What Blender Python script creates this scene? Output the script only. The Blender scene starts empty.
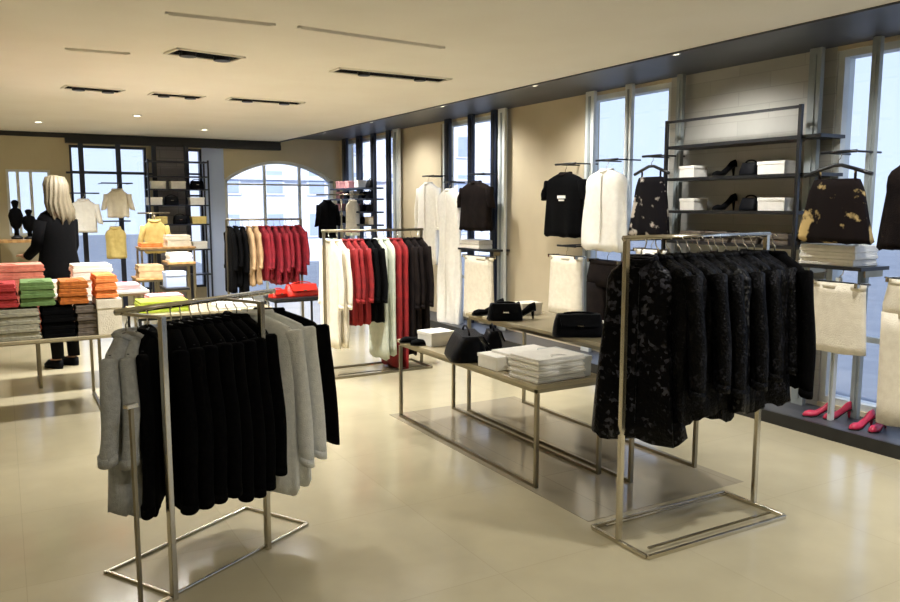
import bpy, bmesh, math, random
from mathutils import Vector, Matrix
R = random.Random(7)
C = bpy.context.scene.collection
sc = bpy.context.scene
rad = math.radians
# ------------------------------------------------------------------ camera
F, TH, PT, H = 780.0, rad(29.8), rad(7.02), 1.6
cam = bpy.data.cameras.new('camera'); cam.lens = F / 900 * 36; cam.sensor_width = 36
cam.clip_end = 200
co = bpy.data.objects.new('camera', cam); C.objects.link(co)
co.location = (0, 0, H); co.rotation_euler = (rad(90) - PT, 0, -TH); sc.camera = co
cR = Vector((math.cos(TH), -math.sin(TH), 0)); ch_ = Vector((math.sin(TH), math.cos(TH), 0))
cF = ch_ * math.cos(PT) + Vector((0, 0, -math.sin(PT))); cU = ch_ * math.sin(PT) + Vector((0, 0, math.cos(PT)))
def meas(u, v, ax, val):
    """point of the room measured on the photograph, on the plane axis = val"""
    d = cF * F + cR * (u - 450) + cU * (301 - v); o = Vector((0, 0, H))
    return o + d * ((val - o[ax]) / d[ax])
# ------------------------------------------------------------------ materials
MATS = {}
def srgb(c):
    return tuple(((x / 255) / 12.92 if x / 255 <= .04045 else ((x / 255 + .055) / 1.055) ** 2.4) for x in c)
def mat(name, c1, c2=None, scale=8, rough=.6, metal=0, rrange=0, bump=0, bscale=60, kind='noise', sheen=0, dist=.0, lo=.35, hi=.65, coat=0):
    m = bpy.data.materials.new(name); m.use_nodes = True; MATS[name] = m
    nt = m.node_tree; N = nt.nodes; L = nt.links; b = N['Principled BSDF']
    c1 = srgb(c1); c2 = srgb(c2) if c2 else tuple(x * .85 for x in c1)
    tc = N.new('ShaderNodeTexCoord')
    if kind == 'noise':
        t = N.new('ShaderNodeTexNoise'); t.inputs['Scale'].default_value = scale; t.inputs['Detail'].default_value = 4; out = t.outputs['Fac']
    elif kind == 'wave':
        t = N.new('ShaderNodeTexWave'); t.inputs['Scale'].default_value = scale; t.inputs['Distortion'].default_value = dist; out = t.outputs['Fac']
    elif kind == 'voro':
        t = N.new('ShaderNodeTexVoronoi'); t.inputs['Scale'].default_value = scale; out = t.outputs['Distance']
    L.new(tc.outputs['Object'], t.inputs['Vector'])
    r = N.new('ShaderNodeValToRGB'); r.color_ramp.elements[0].position = lo; r.color_ramp.elements[1].position = hi
    r.color_ramp.elements[0].color = (*c1, 1); r.color_ramp.elements[1].color = (*c2, 1)
    L.new(out, r.inputs['Fac']); L.new(r.outputs['Color'], b.inputs['Base Color'])
    b.inputs['Roughness'].default_value = rough; b.inputs['Metallic'].default_value = metal
    b.inputs['Sheen Weight'].default_value = sheen; b.inputs['Coat Weight'].default_value = coat
    if rrange:
        mr = N.new('ShaderNodeMapRange'); mr.inputs['To Min'].default_value = rough; mr.inputs['To Max'].default_value = rough + rrange
        L.new(out, mr.inputs['Value']); L.new(mr.outputs['Result'], b.inputs['Roughness'])
    if bump:
        n2 = N.new('ShaderNodeTexNoise'); n2.inputs['Scale'].default_value = bscale; L.new(tc.outputs['Object'], n2.inputs['Vector'])
        bp = N.new('ShaderNodeBump'); bp.inputs['Strength'].default_value = bump; bp.inputs['Distance'].default_value = .01
        L.new(n2.outputs['Fac'], bp.inputs['Height']); L.new(bp.outputs['Normal'], b.inputs['Normal'])
    return m
def brick_mat(name, c1, c2, cm, bw, bh, mortar, rough, vec='XY', bump=.2, rrange=0, offset=0.0, spec=.5):
    m = bpy.data.materials.new(name); m.use_nodes = True; MATS[name] = m
    nt = m.node_tree; N = nt.nodes; L = nt.links; b = N['Principled BSDF']
    tc = N.new('ShaderNodeTexCoord'); mp = N.new('ShaderNodeMapping'); L.new(tc.outputs['Object'], mp.inputs['Vector'])
    if vec == 'YZ': mp.inputs['Rotation'].default_value = (rad(0), rad(90), rad(90)); 
    if vec == 'XZ': mp.inputs['Rotation'].default_value = (rad(-90), 0, 0)
    t = N.new('ShaderNodeTexBrick'); t.inputs['Scale'].default_value = 1; t.offset = offset
    t.inputs['Brick Width'].default_value = bw; t.inputs['Row Height'].default_value = bh; t.inputs['Mortar Size'].default_value = mortar
    for k, c in (('Color1', c1), ('Color2', c2), ('Mortar', cm)): t.inputs[k].default_value = (*srgb(c), 1)
    L.new(mp.outputs['Vector'], t.inputs['Vector'])
    n = N.new('ShaderNodeTexNoise'); n.inputs['Scale'].default_value = 2.2; n.inputs['Detail'].default_value = 5; L.new(tc.outputs['Object'], n.inputs['Vector'])
    mx = N.new('ShaderNodeMix'); mx.data_type = 'RGBA'; mx.blend_type = 'MULTIPLY'; mx.inputs['Factor'].default_value = .35
    L.new(t.outputs['Color'], mx.inputs['A']); L.new(n.outputs['Color'], mx.inputs['B'])
    hs = N.new('ShaderNodeHueSaturation'); hs.inputs['Saturation'].default_value = .0; L.new(n.outputs['Color'], hs.inputs['Color']); L.new(hs.outputs['Color'], mx.inputs['B'])
    L.new(mx.outputs['Result'], b.inputs['Base Color'])
    mr = N.new('ShaderNodeMapRange'); mr.inputs['To Min'].default_value = rough; mr.inputs['To Max'].default_value = rough + rrange
    L.new(n.outputs['Fac'], mr.inputs['Value']); L.new(mr.outputs['Result'], b.inputs['Roughness'])
    bp = N.new('ShaderNodeBump'); bp.inputs['Strength'].default_value = bump; bp.inputs['Distance'].default_value = .002; bp.invert = True
    L.new(t.outputs['Fac'], bp.inputs['Height']); L.new(bp.outputs['Normal'], b.inputs['Normal'])
    b.inputs['Specular IOR Level'].default_value = spec
    return m
def sequin(name, base, spark, scale=90, rough=.35):
    m = mat(name, base, base, rough=rough, bump=.8, bscale=scale, sheen=0)
    nt = m.node_tree; N = nt.nodes; L = nt.links; b = N['Principled BSDF']
    tc = N.new('ShaderNodeTexCoord'); v = N.new('ShaderNodeTexVoronoi'); v.inputs['Scale'].default_value = scale
    L.new(tc.outputs['Object'], v.inputs['Vector'])
    n = N.new('ShaderNodeTexNoise'); n.inputs['Scale'].default_value = 14; n.inputs['Detail'].default_value = 3; L.new(tc.outputs['Object'], n.inputs['Vector'])
    sp = N.new('ShaderNodeSeparateColor'); L.new(v.outputs['Color'], sp.inputs['Color'])
    ml = N.new('ShaderNodeMath'); ml.operation = 'MULTIPLY'; L.new(sp.outputs['Red'], ml.inputs[0]); L.new(n.outputs['Fac'], ml.inputs[1])
    r = N.new('ShaderNodeValToRGB'); r.color_ramp.elements[0].position = .38; r.color_ramp.elements[1].position = .52
    r.color_ramp.elements[0].color = (*srgb(base), 1); r.color_ramp.elements[1].color = (*srgb(spark), 1)
    L.new(ml.outputs[0], r.inputs['Fac']); L.new(r.outputs['Color'], b.inputs['Base Color'])
    b.inputs['Specular IOR Level'].default_value = .25
    return m
mat('ceiling', (240, 235, 222), (236, 230, 216), scale=1.5, rough=.85)
mat('trough', (74, 77, 86), (64, 67, 76), scale=2, rough=.45)
mat('beige', (204, 190, 160), (196, 182, 152), scale=2, rough=.7, bump=.05)
mat('olive', (190, 180, 150), (182, 172, 142), scale=2, rough=.8)
mat('skytint_blue', (188, 204, 236), (180, 196, 230), scale=2, rough=.7)  # blue of the sky's light put into the pale pier's colour
mat('cream_paint', (196, 186, 158), (188, 178, 148), scale=2, rough=.7)
brick_mat('floor', (188, 178, 148), (185, 175, 144), (176, 166, 136), .9, .9, .002, .10, rrange=.10, bump=.15)
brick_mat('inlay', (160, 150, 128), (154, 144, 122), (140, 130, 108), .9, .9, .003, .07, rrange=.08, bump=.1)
brick_mat('slate', (196, 194, 184), (186, 184, 174), (180, 178, 168), .6, .12, .004, .6, vec='YZ', offset=.5)
brick_mat('slate_back', (158, 155, 156), (146, 143, 146), (128, 126, 130), .5, .13, .006, .6, vec='XZ', offset=.5)
mat('chrome', (205, 200, 186), (192, 186, 170), scale=5, rough=.16, metal=1, rrange=.08)
mat('steel', (150, 142, 122), (136, 128, 108), scale=6, rough=.28, metal=1, rrange=.1)
mat('blackmetal', (18, 20, 24), (24, 26, 30), rough=.4)
mat('navymetal', (20, 28, 46), (26, 34, 54), rough=.4)
mat('whitepaint', (214, 218, 214), (204, 208, 206), rough=.45)
mat('greypaint', (150, 158, 158), (142, 150, 150), rough=.45)
mat('platform', (70, 72, 78), (60, 62, 68), scale=6, rough=.4)
mat('darkedge', (34, 34, 34), (26, 26, 26), rough=.4)
mat('black', (4, 4, 5), (8, 8, 9), scale=30, rough=.9, bump=.5, bscale=160)
mat('blackknit', (3, 3, 4), (6, 6, 7), scale=40, rough=.95, bump=.6, bscale=200)
mat('darkbrown', (30, 24, 22), (20, 16, 16), scale=12, rough=.85, bump=.4, bscale=120)
mat('grey', (178, 180, 178), (160, 162, 160), scale=50, rough=.95, bump=.5, bscale=200)
mat('lightgrey', (236, 238, 236), (224, 227, 226), scale=40, rough=.95, bump=.5, bscale=180)
mat('cream', (236, 228, 208), (226, 217, 196), scale=20, rough=.9, bump=.4, bscale=120)
mat('mint', (202, 206, 188), (190, 196, 178), scale=20, rough=.9, bump=.4, bscale=120)
mat('white', (246, 243, 234), (238, 235, 226), scale=20, rough=.85, bump=.3, bscale=120)
mat('red', (146, 20, 22), (118, 14, 18), scale=12, rough=.8, bump=.3, bscale=120)
mat('crimson', (150, 22, 40), (120, 16, 32), scale=12, rough=.8, bump=.3, bscale=120)
mat('tan', (196, 164, 124), (178, 146, 106), scale=12, rough=.8, bump=.3, bscale=120)
mat('pileRed', (188, 60, 58), (168, 44, 48), scale=25, rough=.95, bump=.5)
mat('pileCoral', (236, 150, 128), (222, 128, 108), scale=25, rough=.95, bump=.5)
mat('pileGreen', (112, 142, 84), (94, 124, 68), scale=25, rough=.95, bump=.5)
mat('pileBrown', (196, 112, 40), (164, 88, 30), scale=25, rough=.95, bump=.5)
mat('pileOrange', (250, 152, 84), (238, 132, 66), scale=25, rough=.95, bump=.5)
mat('pileGrey', (176, 172, 150), (150, 148, 132), scale=25, rough=.95, bump=.5)
mat('pileTaupe', (110, 100, 88), (92, 82, 74), scale=25, rough=.95, bump=.5)
mat('pileLime', (176, 190, 60), (150, 168, 50), scale=25, rough=.95, bump=.5)
mat('yellow', (226, 204, 130), (210, 186, 110), scale=15, rough=.8)
mat('pink', (232, 170, 168), (220, 150, 152), scale=15, rough=.8)
mat('hotpink', (206, 50, 84), (184, 38, 70), scale=15, rough=.35)
mat('leather', (8, 9, 13), (14, 15, 20), scale=40, rough=.5, bump=.3, bscale=200)
mat('redleather', (196, 42, 26), (172, 32, 22), scale=20, rough=.35)
mat('skin', (206, 160, 130), (196, 148, 120), scale=10, rough=.55)
mat('hair', (110, 100, 78), (72, 64, 46), scale=60, rough=.6, kind='wave', dist=4)
mat('wood', (190, 150, 96), (170, 130, 80), kind='wave', scale=3, dist=6, rough=.4)
mat('facade', (236, 238, 246), (226, 230, 240), scale=3, rough=.9)
mat('facadewin', (176, 188, 214), (170, 182, 208), scale=3, rough=.3)
mat('pavement', (128, 134, 142), (118, 124, 134), scale=3, rough=.9)
mat('patterned', (24, 18, 17), (190, 164, 110), scale=7, rough=.8, lo=.56, hi=.62)
mat('palepattern', (20, 18, 21), (190, 180, 168), scale=8, rough=.8, lo=.56, hi=.62)
sequin('sequin', (4, 4, 5), (34, 34, 38), 110)
sequin('floralsequin', (5, 5, 7), (66, 66, 74), 60)
sequin('silversequin', (5, 5, 6), (70, 70, 70), 70)
mat('lamp', (255, 240, 210), rough=.5)
MATS['lamp'].node_tree.nodes['Principled BSDF'].inputs['Emission Color'].default_value = (1, .88, .68, 1)
MATS['lamp'].node_tree.nodes['Principled BSDF'].inputs['Emission Strength'].default_value = 6
def glass(name, tint, refl=.12, transp=.95):
    m = bpy.data.materials.new(name); m.use_nodes = True; MATS[name] = m
    N = m.node_tree.nodes; L = m.node_tree.links; N.remove(N['Principled BSDF'])
    t = N.new('ShaderNodeBsdfTransparent'); t.inputs[0].default_value = (*tint, 1)
    g = N.new('ShaderNodeBsdfGlossy'); g.inputs['Roughness'].default_value = .03
    lw_ = N.new('ShaderNodeLayerWeight'); lw_.inputs[0].default_value = .5
    pw = N.new('ShaderNodeMath'); pw.operation = 'POWER'; pw.inputs[1].default_value = 4; L.new(lw_.outputs['Facing'], pw.inputs[0])
    fr = N.new('ShaderNodeMath'); fr.operation = 'MULTIPLY_ADD'; fr.inputs[1].default_value = .6; fr.inputs[2].default_value = .02; L.new(pw.outputs[0], fr.inputs[0])
    nz = N.new('ShaderNodeTexNoise'); nz.inputs['Scale'].default_value = 3
    mm = N.new('ShaderNodeMath'); mm.operation = 'MULTIPLY_ADD'; mm.inputs[1].default_value = .02; L.new(nz.outputs['Fac'], mm.inputs[0]); L.new(fr.outputs[0], mm.inputs[2])
    x = N.new('ShaderNodeMixShader'); L.new(mm.outputs[0], x.inputs[0]); L.new(t.outputs[0], x.inputs[1]); L.new(g.outputs[0], x.inputs[2])
    L.new(x.outputs[0], N['Material Output'].inputs[0])
    return m
glass('glass', (.95, .97, 1)); glass('tableglass', (.72, .74, .70))
for k_ in ('black', 'blackknit', 'darkbrown', 'sequin', 'floralsequin', 'silversequin', 'patterned', 'palepattern', 'leather'): MATS[k_].node_tree.nodes['Principled BSDF'].inputs['Specular IOR Level'].default_value = .08
# ------------------------------------------------------------------ mesh builder
class MB:
    def __init__(s): s.v = []; s.f = []
    def box(s, x0, x1, y0, y1, z0, z1, M=None):
        n = len(s.v)
        for x in (x0, x1):
            for y in (y0, y1):
                for z in (z0, z1):
                    p = Vector((x, y, z)); s.v.append(M @ p if M else p)
        s.f += [tuple(n + i for i in q) for q in ((0, 1, 3, 2), (4, 6, 7, 5), (0, 4, 5, 1), (2, 3, 7, 6), (0, 2, 6, 4), (1, 5, 7, 3))]
        return s
    def loft(s, rings, cap=True, closed=False):
        n0 = len(s.v); k = len(rings[0])
        for r in rings: s.v += [Vector(p) for p in r]
        m = len(rings)
        for i in range(m if closed else m - 1):
            a = n0 + i * k; b = n0 + ((i + 1) % m) * k
            for j in range(k):
                j2 = (j + 1) % k; s.f.append((a + j, a + j2, b + j2, b + j))
        if cap and not closed:
            s.f.append(tuple(n0 + j for j in range(k))[::-1]); s.f.append(tuple(n0 + (m - 1) * k + j for j in range(k)))
        return s
    def tube(s, pts, r, n=8, closed=False):
        pts = [Vector(p) for p in pts]; rings = []; m = len(pts); up = None
        for i, p in enumerate(pts):
            a = pts[(i - 1) % m] if (i or closed) else p; b = pts[(i + 1) % m] if (i < m - 1 or closed) else p
            d = (b - a).normalized()
            if up is None: up = Vector((0, 0, 1)) if abs(d.z) < .9 else Vector((1, 0, 0))
            x = d.cross(up).normalized(); up = x.cross(d).normalized()
            rr = r[i] if isinstance(r, (list, tuple)) else r
            rings.append([p + (x * math.cos(2 * math.pi * j / n) + up * math.sin(2 * math.pi * j / n)) * rr for j in range(n)])
        return s.loft(rings, closed=closed)
    def prism(s, pts2, axis, a, b):
        def P(p, t): return Vector((p[0], t, p[1])) if axis == 1 else (Vector((t, p[0], p[1])) if axis == 0 else Vector((p[0], p[1], t)))
        return s.loft([[P(p, a) for p in pts2], [P(p, b) for p in pts2]])
    def build(s, name, m, parent=None, smooth=False, bevel=0, sub=0, loc=(0, 0, 0)):
        me = bpy.data.meshes.new(name); me.from_pydata([tuple(p) for p in s.v], [], s.f); me.update()
        b = bmesh.new(); b.from_mesh(me); bmesh.ops.recalc_face_normals(b, faces=b.faces); b.to_mesh(me); b.free()
        o = bpy.data.objects.new(name, me); C.objects.link(o); me.materials.append(MATS[m]); o.parent = parent; o.location = loc
        if smooth:
            for p in me.polygons: p.use_smooth = True
        if bevel:
            md = o.modifiers.new('bevel', 'BEVEL'); md.width = bevel; md.segments = 2; md.limit_method = 'ANGLE'
        if sub:
            md = o.modifiers.new('sub', 'SUBSURF'); md.levels = sub; md.render_levels = sub
        return o
def thing(name, label, cat, loc=(0, 0, 0), rz=0, group=None):
    o = bpy.data.objects.new(name, None); C.objects.link(o); o.location = loc; o.rotation_euler = (0, 0, rz)
    o.empty_display_size = .1
    o['label'] = label; o['category'] = cat
    if group: o['group'] = group
    return o
def tag(o, label, cat, group=None):
    o['label'] = label; o['category'] = cat
    if group: o['group'] = group
    return o
def struct(mb, name, m, parent=None, bevel=0):
    o = mb.build(name, m, parent, bevel=bevel)
    if parent is None: o['kind'] = 'structure'
    return o
def dup(root, loc, rz=0, label=None, group=None, scale=None):
    def cp(o, par):
        c = o.copy(); C.objects.link(c); c.parent = par
        for k in o.children: cp(k, c)
        return c
    kids = list(root.children)
    r = root.copy(); C.objects.link(r); r.location = loc; r.rotation_euler = (0, 0, rz); r.parent = None
    for k in kids: cp(k, r)
    if label: r['label'] = label
    if group: r['group'] = group
    elif 'group' in r and label: del r['group']
    if scale: r.scale = scale
    return r
# ------------------------------------------------------------------ the room
XR, YB, XL, YF, ZC = 5.3, 13.2, -5.0, -4.0, 2.67
XE = 4.22
struct(MB().box(XL - .2, XR + .2, YF - .2, YB + .2, -.1, 0), 'floor', 'floor')
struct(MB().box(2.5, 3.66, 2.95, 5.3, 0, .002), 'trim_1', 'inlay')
struct(MB().box(XL - .2, XE, YF - .2, YB + .2, ZC, ZC + .3), 'ceiling', 'ceiling')
o = struct(MB().box(XE, XR + .2, YF - .2, YB + .2, ZC + .06, ZC + .3), 'ceiling_trough', 'trough')
struct(MB().box(XL - .2, XL, YF, YB, 0, ZC), 'wall_left', 'cream_paint')
struct(MB().box(XL - .2, XR + .2, YF - .2, YF, 0, ZC), 'wall_front', 'cream_paint')
ZT = ZC + .06
# right wall: (y0, y1, kind)
segs = [(-4.0, 0.4, 'beige'), (0.4, 3.64, 'win'), (3.64, 5.25, 'slate'), (5.25, 6.45, 'win'), (6.45, 7.87, 'beige'), (7.87, 9.5, 'win'), (9.5, 10.85, 'beige'), (10.85, 13.05, 'win'), (13.05, 13.2, 'beige')]
nw = 1; wr = None
bw = MB(); sw = MB()
for y0, y1, k in segs:
    if k == 'win':
        bw.box(XR, XR + .2, y0, y1, 0, .12); bw.box(XR, XR + .2, y0, y1, 2.70, ZT)
    elif k == 'beige': bw.box(XR, XR + .2, y0, y1, 0, ZT)
    else: sw.box(XR, XR + .2, y0, y1, 0, ZT)
struct(bw, 'wall_right', 'beige')
struct(sw, 'wall_slate', 'slate')
def window_y(y0, y1, z0, z1, n, m='whitepaint'):
    global nw
    f = MB(); t = .05
    f.box(XR + .02, XR + .14, y0, y0 + t, z0, z1); f.box(XR + .02, XR + .14, y1 - t, y1, z0, z1)
    f.box(XR + .02, XR + .14, y0 + t, y1 - t, z0, z0 + t); f.box(XR + .02, XR + .14, y0 + t, y1 - t, z1 - t, z1)
    for i in range(1, n):
        y = y0 + (y1 - y0) * i / n; f.box(XR + .04, XR + .12, y - .02, y + .02, z0 + t, z1 - t)
    f.box(XR + .045, XR + .115, y0 + t, y1 - t, .62, .66)
    w = struct(f, 'window_%d' % nw, m); nw += 1
    MB().box(XR + .075, XR + .085, y0 + t, y1 - t, z0 + t, z1 - t).build('glass', 'glass', w)
    return w
window_y(.4, 3.64, .12, 2.70, 2); window_y(5.25, 6.45, .12, 2.70, 1); window_y(7.87, 9.5, .12, 2.70, 1); window_y(10.85, 13.05, .12, 2.70, 2)
# back wall
bk = MB()
def bb(x0, x1, z0, z1, B=bk): B.box(x0, x1, YB, YB + .2, z0, z1)
bb(XL, .1, 0, ZC); bb(.1, .68, 0, 1.15); bb(.1, .68, 2.12, ZC); bb(.68, .95, 0, ZC)
bb(.95, 2.05, 2.5, ZC); bb(.95, 2.05, 0, .25); bb(2.05, 2.2, 0, ZC); bb(2.62, 2.9, 2.5, ZC); bb(2.62, 2.9, 0, .25)
struct(bk, 'wall_back', 'olive')
g = MB(); bb(2.2, 2.62, 0, ZC, g); struct(g, 'wall_back_slate', 'slate_back')
g = MB(); bb(2.9, 3.25, 0, ZC, g); struct(g, 'wall_back_pier', 'skytint_blue')
g = MB(); n = 20
arch = []
for i in range(n + 1):
    t = i / n; x = 3.25 + (5.18 - 3.25) * t; arch.append((x, 2.02 + .33 * math.sin(math.pi * t) ** .8))
g.prism([(3.25, ZT)] + arch[:] + [(5.18, ZT)], 1, YB, YB + .2)
bb(5.18, XR, 0, ZT, g)
struct(g, 'wall_arch', 'cream_paint')
# arched window
f = MB()
ring_o = [(3.25, .0)] + arch + [(5.18, .0)]
cx = 4.215
for (x0, z0), (x1, z1) in zip(ring_o[:-1], ring_o[1:]):
    def inn(x, z): return (x + (cx - x) * .04, z - .05 if z > .5 else z)
    a0, a1 = inn(x0, z0), inn(x1, z1)
    if z0 == 0 or z1 == 0:
        zz = max(z0, z1); xx = x0; s = 1 if xx < cx else -1
        f.box(min(xx, xx + s * .06), max(xx, xx + s * .06), YB + .04, YB + .14, 0, zz)
    else:
        f.prism([(x0, z0), (x1, z1), a1, a0], 1, YB + .04, YB + .14)
f.box(3.3, 5.1, YB + .06, YB + .12, 0, .06); f.box(3.31, 5.12, YB + .07, YB + .11, 1.93, 1.96)
f.box(3.93, 3.97, YB + .06, YB + .12, 0, 2.27); f.box(4.55, 4.59, YB + .06, YB + .12, 0, 2.27)
w = struct(f, 'window_5', 'whitepaint')
MB().prism([(3.26, .02)] + [(x, z - .02) for x, z in arch] + [(5.17, .02)], 1, YB + .085, YB + .095).build('glass', 'glass', w)
def window_x(x0, x1, z0, z1, name, m, vs=(), hs=()):
    f = MB(); t = .035
    f.box(x0, x0 + t, YB + .03, YB + .14, z0, z1); f.box(x1 - t, x1, YB + .03, YB + .14, z0, z1)
    f.box(x0 + t, x1 - t, YB + .03, YB + .14, z0, z0 + t); f.box(x0 + t, x1 - t, YB + .03, YB + .14, z1 - t, z1)
    for x in vs: f.box(x - .02, x + .02, YB + .04, YB + .12, z0, z1)
    for z in hs: f.box(x0, x1, YB + .045, YB + .115, z - .015, z + .015)
    w = struct(f, name, m); MB().box(x0 + .01, x1 - .01, YB + .08, YB + .09, z0 + .01, z1 - .01).build('glass', 'glass', w)
window_x(.1, .68, 1.15, 2.12, 'window_6', 'whitepaint', vs=(.25, .42))
window_x(.95, 2.05, .25, 2.5, 'window_7', 'navymetal', hs=(2.1,))
window_x(2.62, 2.9, .25, 2.5, 'window_8', 'navymetal', hs=(2.1, 1.75))
# dark beam above back wall shelving, skirting
struct(MB().box(.9, 4.2, YB - .1, YB, 2.52, 2.6), 'trim_2', 'blackmetal')
struct(MB().box(XL, XE, YB - .02, YB, 2.6, ZC), 'trim_3', 'darkedge')
struct(MB().box(XE - .03, XE, YF, YB, ZC - .012, ZC), 'trim_4', 'trough')
# plinth platform along the right wall
struct(MB().box(4.86, XR, -3.5, 12.8, .0, .085), 'platform', 'platform')
struct(MB().box(4.835, 4.86, -3.5, 12.8, .0, .09), 'trim_5', 'darkedge')
# outside
struct(MB().box(5.5, 40, -30, 60, -.6, -.5), 'ground', 'pavement')
struct(MB().box(-20, 5.5, 13.5, 60, -.6, -.5), 'ground_back', 'pavement')
b = thing('facade_building', 'pale overexposed building with rows of small windows, seen through the arched window', 'building', (9, 28, -.5))
fx = MB().box(-2.8, 11, 0, 6, 0, 14)
fx.box(-2.8, 11, -.15, 0, 3.0, 3.15).box(-2.8, 11, -.15, 0, 6.2, 6.35).build('wall', 'facade', b)
for i in range(8):
    for j in range(4):
        x = -2.3 + i * 1.6; z = .9 + j * 1.55
        q = MB().box(x, x + .75, -.06, .02, z, z + .95); w_ = q.build('window', 'facade', b)
        MB().box(x + .08, x + .67, -.08, -.05, z + .08, z + .87).build('pane', 'facadewin', w_)
# ------------------------------------------------------------------ ceiling things
def slot(u0, v0, u1, v1, wid, label, group=None, spots=0, m='blackknit'):
    a = meas(u0, v0, 2, ZC); c = meas(u1, v1, 2, ZC); d = c - a; L_ = d.length; rz = math.atan2(d.y, d.x)
    t = thing('ceiling_slot', label, 'ceiling slot', tuple((a + c) / 2), rz, group)
    f = MB(); h = L_ / 2
    f.box(-h, h, -wid, -wid * .9, -.012, 0).box(-h, h, wid * .9, wid, -.012, 0).box(-h, -h + .02, -wid, wid, -.012, 0).box(h - .02, h, -wid, wid, -.012, 0)
    f.build('frame', 'ceiling', t)
    MB().box(-h + .02, h - .02, -wid * .9, wid * .9, -.004, 0).build('shade_sheet', m, t)  # flat sheet, coloured dark for the shade inside a recess
    for i in range(spots):
        x = -h + (i + .5) * 2 * h / spots
        MB().tube([(x, 0, -.004), (x, 0, -.03)], wid * .5, 12).build('lamp_head', 'blackmetal', t, smooth=False)
        l = bpy.data.lights.new('spot', 'SPOT'); l.energy = 62; l.spot_size = rad(140); l.spot_blend = .9; l.shadow_soft_size = .04; l.color = (1, .98, .95)
        lo = bpy.data.objects.new('spot_lamp', l); C.objects.link(lo); lo.location = t.location + Vector((math.cos(rz) * x, math.sin(rz) * x, -.05))
    return t
slot(170, 50, 238, 59, .12, 'short dark ceiling slot, nearest of those on the left', spots=2)
slot(334, 69, 446, 80, .10, 'long dark ceiling slot nearest the window trough', spots=2)
slot(63, 86, 122, 91, .11, 'dark ceiling slot farthest left above the piled sweaters', spots=2)
slot(150, 93, 203, 97, .11, 'dark ceiling slot, middle one of the far row', spots=2)
slot(228, 98, 302, 103, .11, 'dark ceiling slot, rightmost one of the far row', spots=2)
slot(298, 26, 444, 47, .014, 'long hairline slot across the near ceiling', m='trough')
slot(165, 12, 275, 24, .014, 'hairline slot at the top left of the ceiling', m='trough')
slot(65, 48, 130, 53, .014, 'faint short hairline slot on the left ceiling', m='trough')
def downlight(x, y, z, label, group, power, size=.05, spot=None, col=(1, .98, .95), tgt=None):
    t = thing('downlight', label, 'ceiling light', (x, y, z), 0, group)
    rr = []
    for r_, zz in ((.055, 0), (.055, -.008), (.042, -.008), (.042, -.003), (.042, 0)):
        rr.append([(r_ * math.cos(k * math.pi / 10), r_ * math.sin(k * math.pi / 10), zz) for k in range(20)])
    MB().loft(rr, cap=False, closed=True).build('trim_ring', 'whitepaint', t)
    MB().tube([(0, 0, -.0005), (0, 0, -.003)], .04, 16).build('lens', 'lamp', t)
    l = bpy.data.lights.new('spot', 'SPOT'); l.energy = power; l.spot_size = rad(125); l.spot_blend = .8; l.shadow_soft_size = size; l.color = col
    lo = bpy.data.objects.new('spot_lamp', l); C.objects.link(lo); lo.location = (x, y, z - .02); lo.visible_glossy = True
    if tgt: lo.rotation_euler = (Vector(tgt) - Vector((x, y, z))).to_track_quat('-Z', 'Y').to_euler()
GL = 'recessed downlights added out of view in the ceiling'
for ix, x in enumerate((-3.4, -1.2, 1.0, 3.3)):  # unseen lamps added over and behind the camera to light the foreground
    for iy, y in enumerate((-2.6, -.2, 1.6)):
        downlight(x, y, ZC, 'small round recessed downlight added out of view in the beige ceiling', GL, (10, 14, 24, 70)[ix])
for x, y in ((.5, 11.6), (2.6, 11.6), (1.5, 10.2)):  # lamps added to brighten the white tops at the back left
    downlight(x, y, ZC, 'small round recessed downlight added for light at the back of the beige ceiling', 'downlights added for light at the back of the beige ceiling', 70)
for y in (4.2, 6.8, 9.4, 12.0):  # lamps added out of frame on the left to help light the room
    downlight(-3.2, y, ZC, 'small round recessed downlight added out of view in the beige ceiling', GL, 30)
for y in (.8, 2.6, 4.4, 6.2, 8.0, 10.0, 11.8):
    downlight(4.45, y, ZT, 'small round downlight in the dark ceiling trough', 'downlights in the dark ceiling trough', 60, size=.12, tgt=(5.2, y, .9))
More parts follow.
